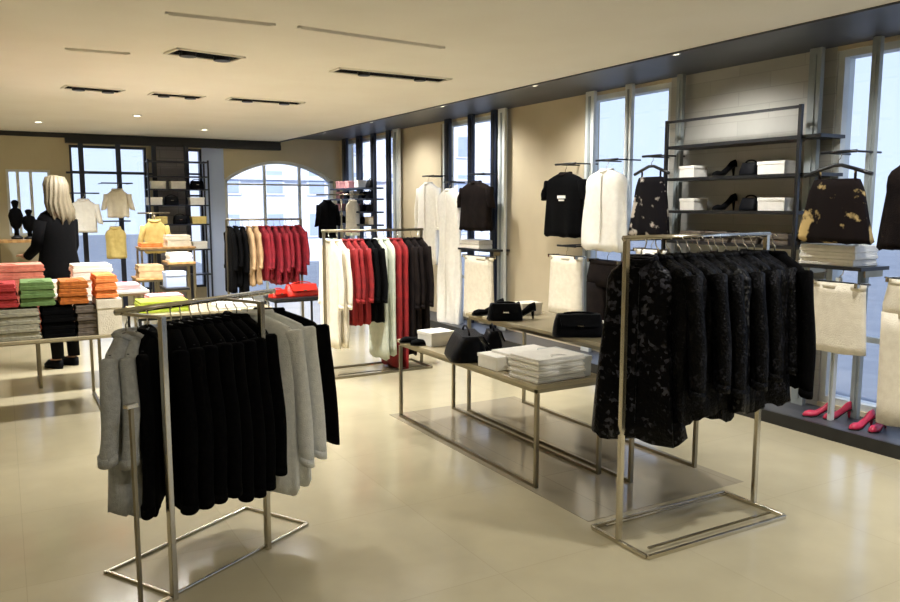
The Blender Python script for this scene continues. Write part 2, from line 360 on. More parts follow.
# ------------------------------------------------------------------ garments
def hanger(parent, w=.4, m='blackmetal', thick=.007):
    o = MB().tube([(-w / 2, 0, -.145), (-w / 4, 0, -.105), (-.03, 0, -.078), (.03, 0, -.078), (w / 4, 0, -.105), (w / 2, 0, -.145)], thick, 6).build('hanger', m, parent, smooth=True)
    pts = [(0, 0, -.078), (0, 0, -.04)] + [(.0 + .02 * math.sin(a), 0, -.018 - .02 * math.cos(a)) for a in (math.pi, 2.2, 1.4, .7)] 
    pts = [(0, 0, -.078), (0, 0, -.045), (.018, 0, -.03), (.024, 0, -.006), (.014, 0, .01), (-.004, 0, .012), (-.016, 0, 0.0)]
    MB().tube(pts, .003, 6).build('hook', 'chrome', o, smooth=True)
def top(name, cat, label, m, w=.42, L=.6, t=.045, flare=1.0, sleeve=.5, collar=True, seed=1, rip=.12, closed_front=True, waist=1.0, group=None, strap=False, collar_m=None, trim_m=None, hw=None):
    rn = random.Random(seed); root = thing(name, label, cat, group=group)
    K = 36; rings = []
    ph = rn.random() * 6; n1 = rn.choice((5, 6, 7)); n2 = rn.choice((9, 11))
    prof = []
    if not strap:
        prof += [(.055, .5, -.075), (.075, .7, -.08), (w * .3, .85, -.11), (w * .42, 1, -.138), (w * .48, 1.1, -.175), (w * .49, 1.15, -.23)]
    else:
        prof += [(w * .27, .5, -.17), (w * .31, .9, -.176), (w * .36, 1, -.23)]
    nb = 10; z0 = prof[-1][2]
    for i in range(1, nb + 1):
        s = i / nb; a = (w * (.37 + .15 * s) if strap else w * .47) * (1 + (flare - 1) * s) * (1 + (waist - 1) * math.sin(math.pi * s)); prof.append((a, 1.1 + .25 * s, z0 - (L + .12 + z0 - .0) * s * 1.0 if False else z0 - (L - (-z0 - .12)) * s))
    for i, (a, b, z) in enumerate(prof):
        amp = rip * max(0, (-z - .15)) / L
        ring = []
        for k in range(K):
            q = 2 * math.pi * k / K; c_, s_ = math.cos(q), math.sin(q)
            x = a * math.copysign(abs(c_) ** .8, c_); y = t * .5 * b * math.copysign(abs(s_) ** .7, s_)
            f_ = 1 + amp * (math.sin(n1 * q + ph) + .6 * math.sin(n2 * q + ph * 2))
            y += amp * t * 1.2 * math.sin(n1 * q * .5 + ph + z * 5)
            ring.append((x * (1 + (f_ - 1) * .35), y * f_, z + (amp * .12 * math.sin(n1 * q + ph) if i == len(prof) - 1 else 0)))
        rings.append(ring)
    MB().loft(rings).build('body', m, root, smooth=True)
    if strap:
        for sx in (-1, 1):
            MB().tube([(sx * w * .25, .0, -.18), (sx * w * .25, 0, -.15), (sx * w * .25, 0, -.108)], .009, 6).build('strap', m, root, smooth=True)
    if sleeve and not strap:
        for sx in (-1, 1):
            rr = []; N_ = 8
            for i in range(N_ + 1):
                s = i / N_; cx_ = sx * (w * .46 + .035 * math.sin(s * 1.4) + .02 * s); cz = -.185 - sleeve * s; a = .05 - .012 * s
                cy = -.012 * math.sin(s * 3) 
                rr.append([(cx_ + a * math.cos(2 * math.pi * k / 14), cy + t * .42 * math.sin(2 * math.pi * k / 14) * (1 + .1 * math.sin(9 * s + k)), cz + (0.045 * (1 - abs(math.cos(2 * math.pi * k / 14) - sx) / 2) if i == 0 else 0) + (-sx * a * math.cos(2 * math.pi * k / 14) * .3)) for k in range(14)])
            c0 = Vector((sx * w * .44, 0, -.15)); rr = [[tuple(c0.lerp(Vector(p), .35) + Vector((0, 0, .004))) for p in rr[0]], [tuple(c0.lerp(Vector(p), .8) + Vector((0, 0, .008))) for p in rr[0]]] + rr
            sl = MB().loft(rr).build('sleeve', m, root, smooth=True)
            if sleeve > .35:
                MB().loft([[(p[0], p[1] * 1.06, p[2] + dz) for p in rr[-1]] for dz in (.03, -.008)]).build('cuff', trim_m or m, sl, smooth=True)
    if collar and not strap:
        cp = [(.07 * math.cos(q), t * .45 * math.sin(q), -.078 - .02 * (math.sin(q) < 0) * abs(math.sin(q))) for q in [2 * math.pi * k / 14 for k in range(14)]]
        MB().tube(cp, .014, 6, closed=True).build('collar', collar_m or trim_m or m, root, smooth=True)
        if closed_front:
            pk = [(0, -t * .5 * 1.12 - .002, -.12), (0, -t * .62, -.3), (0, -t * .66, -.12 - L * .9)]
            MB().loft([[(p[0] - .014, p[1], p[2]), (p[0] + .014, p[1], p[2]), (p[0] + .014, p[1] - .006, p[2]), (p[0] - .014, p[1] - .006, p[2])] for p in pk]).build('placket', trim_m or m, root)
    hanger(root, hw or w * .84, thick=.014 if strap else .007)
    return root
def bottom(name, cat, label, m, w=.34, L=.75, t=.05, legs=True, flare=1.1, seed=1, group=None):
    rn = random.Random(seed); root = thing(name, label, cat, group=group); K = 20
    ph = rn.random() * 6
    def el(cx_, a, b, z, amp=0): return [(cx_ + a * math.cos(2 * math.pi * k / K) * (1 + amp * math.sin(4 * 2 * math.pi * k / K + ph)), b * math.sin(2 * math.pi * k / K) * (1 + amp * 1.5 * math.sin(5 * 2 * math.pi * k / K + ph)), z) for k in range(K)]
    if legs:
        hip = [el(0, w * .43, t * .45, -.1), el(0, w * .44, t * .5, -.14), el(0, w * .5, t * .55, -.26), el(0, w * .5, t * .5, -.34)]
        MB().loft(hip).build('hips', m, root, smooth=True)
        for sx in (-1, 1):
            MB().loft([el(sx * w * (.25 + .0 * i), w * (.25 - .005 * i), t * .5, -.31 - (L - .24) * i / 6, .03) for i in range(7)]).build('trouser_leg', m, root, smooth=True)
    else:
        MB().loft([el(0, w * .42 * (1 + (flare - 1) * i / 8), t * .5 * (1 + .3 * i / 8), -.1 - L * i / 8, .02 + .06 * i / 8) for i in range(9)]).build('skirt_body', m, root, smooth=True)
    MB().loft([el(0, w * .435, t * .5, -.092), el(0, w * .435, t * .5, -.13)]).build('waistband', m, root, smooth=True)
    h = MB().tube([(-w * .5, 0, -.085), (w * .5, 0, -.085)], .005, 6).build('hanger', 'blackmetal', root, smooth=True)
    MB().tube([(0, 0, -.085), (0, 0, -.045), (.018, 0, -.03), (.024, 0, -.006), (.014, 0, .01), (-.004, 0, .012), (-.016, 0, 0.0)], .003, 6).build('hook', 'chrome', h, smooth=True)
    for sx in (-1, 1): MB().box(sx * w * .36 - .012, sx * w * .36 + .012, -t * .5 - .006, t * .5 + .006, -.11, -.078).build('clip', 'chrome', root)
    return root
HZ = -.012   # hook sits on its bar
# ------------------------------------------------------------------ floor racks
def floor_rack(name, label, loc, rz, L, D, Hh, over=.0, m='chrome', corner_legs=0, post_r=.013, basez=.05):
    """rail along local x, base frame of flat bar, a post in the middle of each short side"""
    t = thing(name, label, 'clothes rack', loc, rz)
    h = L / 2; d = D / 2; b = MB(); s = .009
    for y in (-d, d): b.box(-h, h, y - s, y + s, 0, .022)
    for x in (-h, h): b.box(x - s, x + s, -d + s, d - s, 0, .022)
    b.build('base_frame', m, t, bevel=.003)
    b = MB()
    for y in (-d + .05, d - .05): b.box(-h + .05, h - .05, y - .006, y + .006, .022, .03)
    b.build('base_rail', m, t)
    for x in (-h, h):
        MB().box(x - post_r, x + post_r, -.012, .012, .022, Hh).build('post', m, t, bevel=.003)
    MB().tube([(-h - over, 0, Hh), (h + over, 0, Hh)], .013, 10).build('rail', m, t, smooth=True)
    return t
# right-hand rack, grid aligned, garments hang along y
floor_rack('clothes_rack', 'chrome floor rack with open rectangular base, carrying black sequined tops', (2.93, 2.675, 0), 0, .95, .39, 1.45, over=.02)
SEQ = 'black sequined tops on the chrome rack at right'
p1 = top('sequined_blouse', 'blouse', 'black sequined blouse packed on the chrome rack at right', 'sequin', w=.46, L=.70, t=.095, sleeve=.5, seed=3, flare=1.05, group=SEQ)
p2 = top('sequined_blouse', 'blouse', 'black sequined blouse packed on the chrome rack at right', 'sequin', w=.48, L=.68, t=.1, sleeve=0, seed=5, flare=1.12, group=SEQ)
xs = [2.655 + .066 * i for i in range(12)]
first = True
for i, x in enumerate(xs):
    src = (p1, p2)[i % 2]; rz = rad(90) + R.uniform(-.07, .07); z = 1.45 + HZ
    if i in (0, 1): src.location = (x, 2.675, z); src.rotation_euler = (0, 0, rz); continue
    if i == 5:
        q = top('patterned_blouse', 'blouse', 'black top scattered with silver flowers in the middle of the sequined rack', 'silversequin', w=.52, L=.68, t=.11, sleeve=0, seed=9, flare=1.1)
        q.location = (x, 2.66, z); q.rotation_euler = (0, 0, rad(84)); continue
    if i == 11:
        q = top('knit_jacket', 'jacket', 'plain black knit jacket at the window end of the sequined rack', 'blackknit', w=.5, L=.6, t=.075, sleeve=.56, seed=11)
        q.location = (x + .02, 2.62, z); q.rotation_euler = (0, 0, rad(74)); continue
    c = dup(src, (x, 2.675 + R.uniform(-.01, .01), z), rz, scale=(R.uniform(.95, 1.08), 1, R.uniform(.93, 1.04)))
q = top('sequined_tunic', 'tunic', 'long black blouse with grey beaded flowers at the near left end of the right rack', 'floralsequin', w=.32, L=.80, t=.10, sleeve=0, flare=1.45, seed=21, rip=.2)
q.location = (2.545, 2.675, 1.45 + HZ); q.rotation_euler = (0, 0, rad(-60))
# left rack
AZ = math.atan2(.50, .86); dx, dy = math.cos(AZ), math.sin(AZ); N0 = Vector((.53, 3.30)); LR = .72; HR = 1.17
cxr, cyr = N0.x + dx * LR / 2, N0.y + dy * LR / 2
RL = Vector((.55, 3.47))
rk = thing('clothes_rack', 'chrome floor rack hung with black jackets and grey cardigans, nearest on the left', 'clothes rack', (RL.x + dx * .3, RL.y + dy * .3, 0), AZ)
# local frame: rail along x through the origin, camera side is -y
b = MB(); h, yb0, yf = .38, .2, -.22
for y in (yb0, yf): b.box(-.475, h, y - .007, y + .007, 0, .014)
for x in (-.463, h): b.box(x - .007, x + .007, yf + .007, yb0 - .007, 0, .014)
b.build('base_frame', 'chrome', rk, bevel=.003)
MB().tube([(-.50, 0, HR), (.42, 0, HR)], .013, 10).build('rail', 'chrome', rk, smooth=True)
for x, y in ((-.475, -.245), (.07, -.245)):
    MB().box(x - .013, x + .013, y - .01, y + .014, .0, HR).build('post', 'chrome', rk, bevel=.003)
for x in (-.475, .07): MB().box(x - .01, x + .01, -.231, 0, HR - .012, HR).build('arm', 'chrome', rk)
MB().box(-.642, -.628, -.25, -.236, .0, .84).build('leg', 'steel', rk); MB().box(-.659, -.611, -.255, -.231, .84, .855).build('leg_cap', 'chrome', rk)
MB().box(-.628, -.49, -.25, -.226, .0, .02).build('foot_bar', 'chrome', rk)
def onrail(s_, off=0): return (RL.x + dx * s_, RL.y + dy * s_, HR + HZ)
CG = 'grey cardigans at the near left end of the left rack'
pg = top('grey_cardigan', 'cardigan', 'pale grey knit cardigan at the near left end of the left rack', 'grey', w=.38, L=.66, t=.08, sleeve=.36, seed=31, group=CG)
pg.location = onrail(-.155); pg.rotation_euler = (0, 0, rad(60))
dup(pg, onrail(-.10), rad(68), scale=(.98, 1, 1.04))
q = top('black_jacket', 'jacket', 'black jacket just left of the front post of the left rack, beside the grey cardigans', 'blackknit', w=.4, L=.7, t=.06, sleeve=.6, seed=32)
q.location = onrail(-.05); q.rotation_euler = (0, 0, rad(74))
JK = 'black jackets in a row on the left rack'
pj = top('black_jacket', 'jacket', 'black long sleeved jacket in the row right of the front post of the left rack', 'blackknit', w=.48, L=.7, t=.085, sleeve=.62, seed=33, group=JK)
pj.location = onrail(.075); pj.rotation_euler = (0, 0, rad(88))
for i in range(1, 8):
    dup(pj, onrail(.075 + i * .055), rad(88 + i * 3.6 + R.uniform(-2, 2)), scale=(R.uniform(1, 1.06), 1, R.uniform(.97, 1.05)))
pl = top('pale_cardigan', 'cardigan', 'light grey cardigan between black jackets at the far end of the left rack', 'lightgrey', w=.52, L=.84, t=.07, sleeve=.62, seed=35, group='light grey cardigans at the far end of the left rack')
pl.location = onrail(.53); pl.rotation_euler = (0, 0, rad(136))
dup(pl, onrail(.60), rad(140), scale=(1.03, 1, .98))
q = top('black_jacket', 'jacket', 'black jacket hung last, farthest from the camera, on the left rack', 'black', w=.56, L=.58, t=.05, sleeve=.56, seed=37)
q.location = onrail(.68); q.rotation_euler = (0, 0, rad(144))
# centre rack with red and cream clothes
floor_rack('clothes_rack', 'steel floor rack of cream, red and black garments in the middle of the shop', (3.1, 6.88, 0), 0, 1.02, .45, 1.36, over=.02, m='steel')
cols = [('cream', 'cream long coat at the left end of the middle rack', .95, 'coat'), ('red', 'shorter red blouse on the middle rack', .74, 'blouse'), ('black', 'black blouse between red and pale ones on the middle rack', .72, 'blouse'),
        ('mint', 'pale long dress on the middle rack', 1.1, 'dress'), ('red', 'long red dress on the middle rack', 1.2, 'dress'), ('darkbrown', 'black-brown coat at the right end of the middle rack', 1.08, 'coat')]
x = 2.645
for i, (m, lab, L_, cat) in enumerate(cols):
    wdt = (.078, .072, .06, .072, .07, .078)[i]; n = (2, 3, 2, 2, 2, 3)[i]
    grp = lab.replace(' a', '').replace(' on ', 's on ') if False else 'set of: ' + lab
    pr = top(cat if False else m.replace('darkbrown', 'brown') + '_' + cat, cat, lab, m, w=.42, L=L_, t=.055, sleeve=(.5, .45, .45, 0, 0, .55)[i], seed=50 + i, flare=1.06, group=grp, rip=.1)
    for k in range(n):
        loc = (x, 6.88, 1.36 + HZ); rz = rad(90 + R.uniform(-5, 5))
        if k == 0: pr.location = loc; pr.rotation_euler = (0, 0, rz)
        else: dup(pr, loc, rz, scale=(1, 1, R.uniform(.97, 1.02)))
        x += wdt
# back rack in front of the arched window
floor_rack('clothes_rack', 'floor rack of black, tan and red clothes in front of the arched window', (2.87, 9.7, 0), 0, .95, .4, 1.42, m='steel')
x = 2.43
for i, (m, lab, n, L_, cat) in enumerate([('black', 'black top at the left end of the rack by the arched window', 3, .75, 'blouse'), ('tan', 'tan top on the rack by the arched window', 2, .68, 'blouse'), ('crimson', 'red top on the rack by the arched window', 7, .62, 'blouse')]):
    pr = top(m + '_blouse', cat, lab, m, w=.42, L=L_, t=.06, sleeve=.4, seed=60 + i, group='set of: ' + lab)
    for k in range(n):
        loc = (x, 9.7, 1.42 + HZ); rz = rad(90 + R.uniform(-6, 6))
        if k == 0: pr.location = loc; pr.rotation_euler = (0, 0, rz)
        else: dup(pr, loc, rz, scale=(1, 1, R.uniform(.9, 1.1)))
        x += .08
# ------------------------------------------------------------------ tables
def table(name, label, x0, x1, y0, y1, h, topm='tableglass', inset=.02, frame='steel', th=.025, runner=True, leg=.011, cat='table'):
    cx_, cy_ = (x0 + x1) / 2, (y0 + y1) / 2; t = thing(name, label, cat, (cx_, cy_, 0)); a, b = (x1 - x0) / 2, (y1 - y0) / 2
    MB().box(-a, a, -b, b, h - th, h).build('tabletop', topm, t, bevel=.004)
    f = MB(); s = .011; z1 = h - th; a2, b2 = a - inset, b - inset
    for y in (-b2, b2): f.box(-a2, a2, y - s, y + s, z1 - .022, z1)
    for x in (-a2, a2): f.box(x - s, x + s, -b2 + s, b2 - s, z1 - .022, z1)
    f.build('apron', frame, t)
    for x in (-a2, a2):
        for y in (-b2, b2): MB().box(x - leg, x + leg, y - leg, y + leg, 0, z1 - .022).build('leg', frame, t)
    if runner:
        f = MB()
        for x in (-a2, a2): f.box(x - s, x + s, -b2 + leg, b2 - leg, .0, .02)
        f.build('runner', frame, t)
    return t
mat('tabletop', (176, 164, 134), (164, 152, 124), scale=4, rough=.2)
table('display_table', 'low steel table with white folded shirts, beside the sequined rack', 2.53, 3.03, 3.45, 5.22, .6, 'tabletop')
tB = table('display_table', 'taller steel table with black handbags, behind the low white-shirt table', 3.06, 3.62, 3.25, 5.1, .78, 'tabletop')
table('display_table', 'steel table under the piled coloured sweaters at far left', -.5, .72, 6.38, 7.3, .62, 'tabletop', inset=.12)
table('display_table', 'dark edged long table behind the left rack', .9, 2.0, 6.6, 7.3, .72, 'tabletop', frame='blackmetal')
table('bag_table', 'small dark table with red bags below the red tops rack', 2.68, 3.3, 8.75, 9.2, .52, 'blackmetal', frame='blackmetal')
table('display_table', 'white topped table behind the coloured sweaters at far left', .2, 1.15, 7.6, 8.15, .82, 'whitepaint')
# ------------------------------------------------------------------ small goods
def folded(label, m, loc, w=.3, d=.3, h=.05, rz=0, group=None, name='folded_sweater', cat='sweater'):
    t = thing(name, label, cat, loc, rz, group)
    K = 10
    def prof(hh, z0, xw):
        pts = []
        r = hh / 2
        for k in range(K + 1):
            a = -math.pi / 2 + math.pi * k / K; pts.append((xw - r + r * math.cos(a), z0 + r + r * math.sin(a)))
        pts.append((-xw, z0 + hh)); pts.append((-xw, z0)); return pts
    b = MB()
    for j, (z0, hh, xw) in enumerate(((0, h * .52, w / 2), (h * .5, h * .5, w / 2 - .006))):
        b.prism(prof(hh, z0, xw), 1, -d / 2 + .004 * j, d / 2 - .004 * j)
    b.build('folded_body', m, t, bevel=.004)
    MB().tube([(-.05, -d / 2 + .03, h), (-.03, -d / 2 + .07, h + .002), (.03, -d / 2 + .07, h + .002), (.05, -d / 2 + .03, h)], .006, 6).build('collar', m, t, smooth=True)
    return t
def pile(label, m, x, y, z, w, d, n, h, group=None, rz=0, **k):
    g = group or ('pile of: ' + label)
    p = folded(label, m, (x, y, z), w, d, h, rz, g if n > 1 else None, **k)
    for i in range(1, n): dup(p, (x + R.uniform(-.006, .006), y + R.uniform(-.006, .006), z + i * (h + .003)), rz + R.uniform(-.03, .03))
def carton(label, m, loc, w, d, h, rz=0, lid_m=None, name='shoe_box', cat='box', group=None):
    t = thing(name, label, cat, loc, rz, group)
    MB().box(-w / 2, w / 2, -d / 2, d / 2, 0, h * .8).build('box_body', m, t, bevel=.003)
    MB().box(-w / 2 - .004, w / 2 + .004, -d / 2 - .004, d / 2 + .004, h * .74, h).build('lid', lid_m or m, t, bevel=.003)
    return t
def handbag(label, m, loc, w=.3, d=.12, h=.2, rz=0, group=None, slump=0):
    t = thing('handbag', label, 'handbag', loc, rz, group); K = 20
    rings = []
    for i in range(7):
        s = i / 6; a = w / 2 * (1 - .14 * s) * (1 + .05 * math.sin(s * 3)); b = d / 2 * (1 - .55 * s ** 1.5)
        rings.append([(a * math.copysign(abs(math.cos(q)) ** .35, math.cos(q)), b * math.copysign(abs(math.sin(q)) ** .5, math.sin(q)), h * s + .0) for q in [2 * math.pi * k / K for k in range(K)]])
    MB().loft(rings).build('bag_body', m, t, smooth=True)
    fl = MB(); fl.loft([[(-w * .4, -d * .3, h * 1.0), (w * .4, -d * .3, h * 1.0), (w * .4, d * .2, h * 1.0), (-w * .4, d * .2, h * 1.0)], [(-w * .4, -d * .3, h * 1.02), (w * .4, -d * .3, h * 1.02), (w * .4, d * .2, h * 1.02), (-w * .4, d * .2, h * 1.02)]])
    fl.loft([[(-w * .4, -d * .3 - .01, h * 1.01), (w * .4, -d * .3 - .01, h * 1.01), (w * .4, -d * .3, h * 1.01), (-w * .4, -d * .3, h * 1.01)], [(-w * .36, -d * .52 - .008, h * .5), (w * .36, -d * .52 - .008, h * .5), (w * .36, -d * .5, h * .5), (-w * .36, -d * .5, h * .5)]])
    f_ = fl.build('flap', m, t); MB().box(-.02, .02, -d * .52 - .016, -d * .52 - .006, h * .5, h * .58).build('clasp', 'chrome', f_)
    hh = h * (.5 - slump)
    MB().tube([(-w * .3, 0, h * .98)] + [(w * .3 * math.cos(q), 0, h + hh * math.sin(q)) for q in [math.pi - k * math.pi / 8 for k in range(1, 8)]] + [(w * .3, 0, h * .98)], .007, 6).build('handle', m, t, smooth=True)
    return t
def heel_shoe(label, m, loc, rz=0, s=1.0, high=.08, group=None):
    t = thing('high_heel_shoe' if high > .05 else 'flat_shoe', label, 'shoe', loc, rz, group)
    xs_ = [(-.12, .028, 1), (-.08, .032, .95), (-.03, .028, .55), (.03, .036, .08), (.08, .042, .0), (.115, .03, .0), (.135, .01, .0)]
    so = []; up = []
    for x_, hw_, k in xs_:
        z_ = high * k; so.append([(x_ * s, -hw_ * s, z_), (x_ * s, hw_ * s, z_), (x_ * s, hw_ * s, z_ + .008), (x_ * s, -hw_ * s, z_ + .008)])
    MB().loft(so).build('sole', 'darkedge', t)
    rr = []
    for (x_, hw_, k), ht in zip(xs_, (.055, .045, .03, .03, .04, .03, .012)):
        z_ = high * k + .008; rr.append([(x_ * s, hw_ * s * math.cos(q) * .96, z_ + ht * math.sin(q)) for q in [math.pi * j / 8 for j in range(9)]])
    MB().loft(rr).build('upper', m, t, smooth=True)
    if high > .03: MB().tube([(-.105 * s, 0, high), (-.11 * s, 0, 0)], [.014, .006], 8).build('heel', m, t, smooth=True)
    return t
# coloured sweaters on the left table (front face y about 6.4)
zt = .62
YP = 6.58
pile('grey patterned folded sweater in the lower pile at far left of the table', 'pileGrey', .03, YP, zt, .36, .34, 4, .055)
pile('black folded sweater in the lower pile at the middle of the table', 'blackknit', .33, YP, zt, .22, .34, 4, .055)
pile('taupe folded sweater in the lower pile beside the white box', 'pileTaupe', .525, YP, zt, .15, .34, 4, .055)
carton('pale cream square box under the orange sweaters at the table corner', 'cream', (.73 - .055, YP - .02, zt), .17, .34, .27, name='storage_box')
zu = zt + .245
pile('red folded sweater at left on the second layer of piles', 'pileRed', -.05, YP, zu, .25, .34, 3, .055)
pile('green folded sweater on the second layer of piles', 'pileGreen', .2, YP, zu, .23, .34, 3, .057)
pile('brown-orange folded sweater on the second layer of piles', 'pileBrown', .44, YP, zu, .2, .34, 3, .055)
pile('bright orange folded sweater on top of the cream box', 'pileOrange', .665, YP - .02, zt + .28, .16, .34, 3, .055)
pile('coral folded sweater behind the red and green piles', 'pileCoral', .02, 7.02, zt, .5, .3, 9, .055)
pile('white folded sweater behind the brown and orange piles', 'white', .62, 7.02, zt, .3, .3, 8, .06)
pile('cream folded sweater on the white topped table at the back left', 'cream', .48, 7.85, .82, .32, .3, 2, .05)
pile('pink folded sweater on the white topped table at the back left', 'pink', .95, 7.85, .82, .3, .3, 1, .05)
handbag('slouchy black bag on the white topped table beside the blonde person', 'black', (.72, 7.85, .82), .3, .2, .16, .1, slump=.2)
# dark long table goods
pile('lime green folded sweater on the long table behind the left rack', 'pileLime', 1.13, 6.85, .72, .4, .3, 2, .045)
pile('pink folded sweater behind the lime green ones', 'pink', 1.2, 7.15, .72, .3, .24, 2, .05)
pile('pale grey folded shirt on the long table behind the left rack', 'lightgrey', 1.75, 6.85, .72, .36, .3, 1, .04)
# low table A
def P(u, v, z): q = meas(u, v, 2, z); return q.x, q.y
heel_shoe('black flat sandal at the far end of the low table', 'black', (2.6, 5.02, .6), 2.9, high=.01)
heel_shoe('black flat shoe next to the sandal at the far end of the low table', 'black', (2.62, 4.88, .6), 2.8, high=.01)
carton('small white shoe box at the far end of the low table', 'white', (*P(436, 344, .6), .6), .2, .18, .1, .1)
handbag('large soft black handbag lying on the low table', 'leather', (*P(466, 357, .6), .6), .42, .26, .16, 1.2, slump=.2)
handbag('smaller black handbag on the low table beside the white boxes', 'leather', (*P(492, 350, .6), .6), .18, .14, .14, 1.2, slump=.2)
carton('white shoe box on the low table next to the black handbag', 'white', (*P(499, 367, .6), .6), .18, .2, .085, .05)
WS = 'white folded shirts stacked on the near end of the low table'
for (x_, y_, n_) in ((2.73, 3.62, 4), (2.80, 3.92, 3)):
    pile('white folded shirt stacked at the near end of the low table', 'white', x_, y_, .6, .36, .27, n_, .032, group=WS, name='folded_shirt', cat='shirt', rz=.05)
carton('frosted white box behind the folded shirts on the low table', 'whitepaint', (2.9, 3.68, .6), .14, .34, .12, .0, name='storage_box')
# table B
zb = .78
handbag('boxy black handbag on the taller table, the one farther from the sequined rack', 'leather', (*P(505, 320, .78), zb), .25, .12, .12, -.5, slump=.42)
handbag('boxy black handbag on the taller table, close behind the sequined rack', 'leather', (*P(578, 336, .78), zb), .32, .13, .14, -.5, slump=.42)
for i, (x_, y_) in enumerate(((3.14, 4.9), (3.12, 4.66), (3.2, 4.58))):
    heel_shoe(('black court shoe at the far corner of the taller table', 'black court shoe on the taller table, second from its far corner', 'black court shoe nearest the boxy handbag on the taller table')[i], 'black', (x_, y_, zb), 3.0, high=.06)
carton('small cream box on the taller table between shoes and handbag', 'cream', (3.42, 4.8, zb), .18, .14, .09)
carton('small pink box on the near end of the taller table', 'pink', (3.3, 3.42, zb), .1, .08, .07)
pile('white folded shirt on the taller table between the two handbags', 'white', 3.3, 3.95, zb, .26, .24, 2, .03, name='folded_shirt', cat='shirt')
# red bags
handbag('large red handbag on the small dark table by the arched window', 'redleather', (3.07, 8.95, .52), .42, .2, .14, .1, slump=.3)
handbag('small red handbag at the left of the small dark table', 'redleather', (2.77, 8.92, .52), .2, .14, .09, .3, slump=.3)
# ------------------------------------------------------------------ right wall fixtures and displays
def post(y, z0, z1, m, w, label, group=None, x=5.22):
    t = thing('display_post', label, 'post', (x, y, z0), 0, group)
    MB().box(-.02, .02, -w / 2, w / 2, 0, z1 - z0).build('upright', m, t, bevel=.003)
    MB().box(-.028, -.02, -w / 8, w / 8, .05, z1 - z0 - .05).build('slot_strip', 'darkedge' if m == 'navymetal' else 'greypaint', t)
for u, m, w, lab in ((589, 'whitepaint', .13, 'pale upright at the left edge of the window by the white dress'), (627, 'whitepaint', .09, 'pale upright in the middle of the window by the white dress'),
                     (868, 'greypaint', .06, 'grey upright crossing the big window at right'), (809, 'greypaint', .1, 'wide grey upright at the right edge of the slate wall'), (677, 'greypaint', .07, 'grey upright at the left edge of the slate wall'),
                     (448, 'navymetal', .14, 'dark upright at the left edge of the middle window'), (471, 'navymetal', .12, 'dark upright down the middle of the middle window'), (494, 'navymetal', .12, 'dark upright at the right edge of the middle window'),
                     (502, 'whitepaint', .14, 'white upright beside the beige wall, next to the dark ones'),
                     (346, 'navymetal', .2, 'dark upright of the far window nearest the arched window'), (360, 'navymetal', .2, 'dark upright of the far window, second from the arched window'), (374, 'navymetal', .15, 'dark upright of the far window, third from the arched window'), (389, 'navymetal', .12, 'dark upright of the far window, farthest from the arched window'),
                     (397, 'whitepaint', .2, 'white upright right of the far window\'s dark ones')):
    y = meas(u, 205, 0, 5.22).y
    post(y, .085, ZT, m, w, lab)
for y_ in (meas(852, 350, 0, 5.22).y,):
    post(y_, .085, 1.1, 'whitepaint', .03, 'thin white half height post standing on the platform', x=5.02)
def bar(y0, y1, z, label, x=5.02, m='blackmetal', group=None):
    t = thing('hanging_bar', label, 'hanging bar', (5.3, (y0 + y1) / 2, z), 0, group)
    h = (y1 - y0) / 2
    MB().tube([(x - 5.3, -h, 0), (x - 5.3, h, 0)], .011, 8).build('bar', m, t, smooth=True)
    for s in (-1, 1): MB().tube([(x - 5.3, s * (h - .02), 0), (-.0, s * (h - .02), 0)], .008, 6).build('bracket', m, t, smooth=True)
XD = 5.0
def disp(kind, u0, u1, v0, v1, label, m, name, cat, barl, n=1, **k):
    a = meas(u0, v0, 0, XD); c = meas(u1, v1, 0, XD); t_ = meas((u0 + u1) / 2, v0, 0, XD); bt = meas((u0 + u1) / 2, v1, 0, XD)
    w = abs(a.y - c.y); yc = (a.y + c.y) / 2; ztop = t_.z; L_ = t_.z - bt.z
    zb_ = ztop + .0
    if kind == 'top': o_ = top(name, cat, label, m, w=w * k.pop('wf', .86), L=max(.2, L_ - .12), **k)
    else: o_ = bottom(name, cat, label, m, w=w * k.pop('wf', .95), L=L_ - .1, **k)
    o_.location = (XD, yc, ztop + HZ); o_.rotation_euler = (0, 0, rad(90) + k.get('rz', 0) - math.pi)
    if barl: bar(yc - w * .24, yc + w * .24, ztop, barl, x=XD)
    return o_
bs = disp('top', 545, 586, 164, 235, 'black short sleeved top with white chest print on the beige wall', 'black', 'black_shirt', 'shirt', 'black bar holding the black top on the beige wall', sleeve=.16, t=.12, seed=71, collar_m='darkbrown', closed_front=False)
MB().box(-.02, .1, -.082, -.07, -.335, -.305).box(.0, .08, -.082, -.07, -.36, -.345).build('chest_print', 'white', bs)
disp('top', 585, 628, 160, 248, 'long white dress hung in front of the window between pale uprights', 'white', 'white_dress', 'dress', 'black bar holding the long white dress', sleeve=.0, t=.12, seed=72, flare=1.15, rip=.2)
disp('top', 633, 669, 156, 235, 'dark strappy top with pale print hung left of the slate wall', 'palepattern', 'printed_camisole', 'camisole', 'black bar holding the dark printed strappy top', strap=True, t=.1, seed=73, hw=.42, wf=.95)
disp('bottom', 548, 585, 246, 312, 'cream skirt hung below the black top on the beige wall', 'cream', 'cream_skirt', 'skirt', 'black bar holding the cream skirt', legs=False, t=.12, seed=74)
disp('bottom', 587, 627, 250, 345, 'dark brown trousers hung below the long white dress', 'darkbrown', 'dark_trousers', 'trousers', 'black bar holding the dark brown trousers', legs=True, t=.12, seed=75)
disp('bottom', 634, 668, 238, 300, 'white skirt hung below the dark printed top', 'white', 'white_skirt', 'skirt', 'black bar holding the white skirt behind the sequined rack', legs=False, t=.12, seed=76)
disp('top', 803, 872, 152, 240, 'dark strappy top with gold print on a wide hanger in the right window', 'patterned', 'printed_camisole', 'camisole', 'black bar holding the gold printed top', strap=True, t=.12, seed=77, hw=.5, wf=.95)
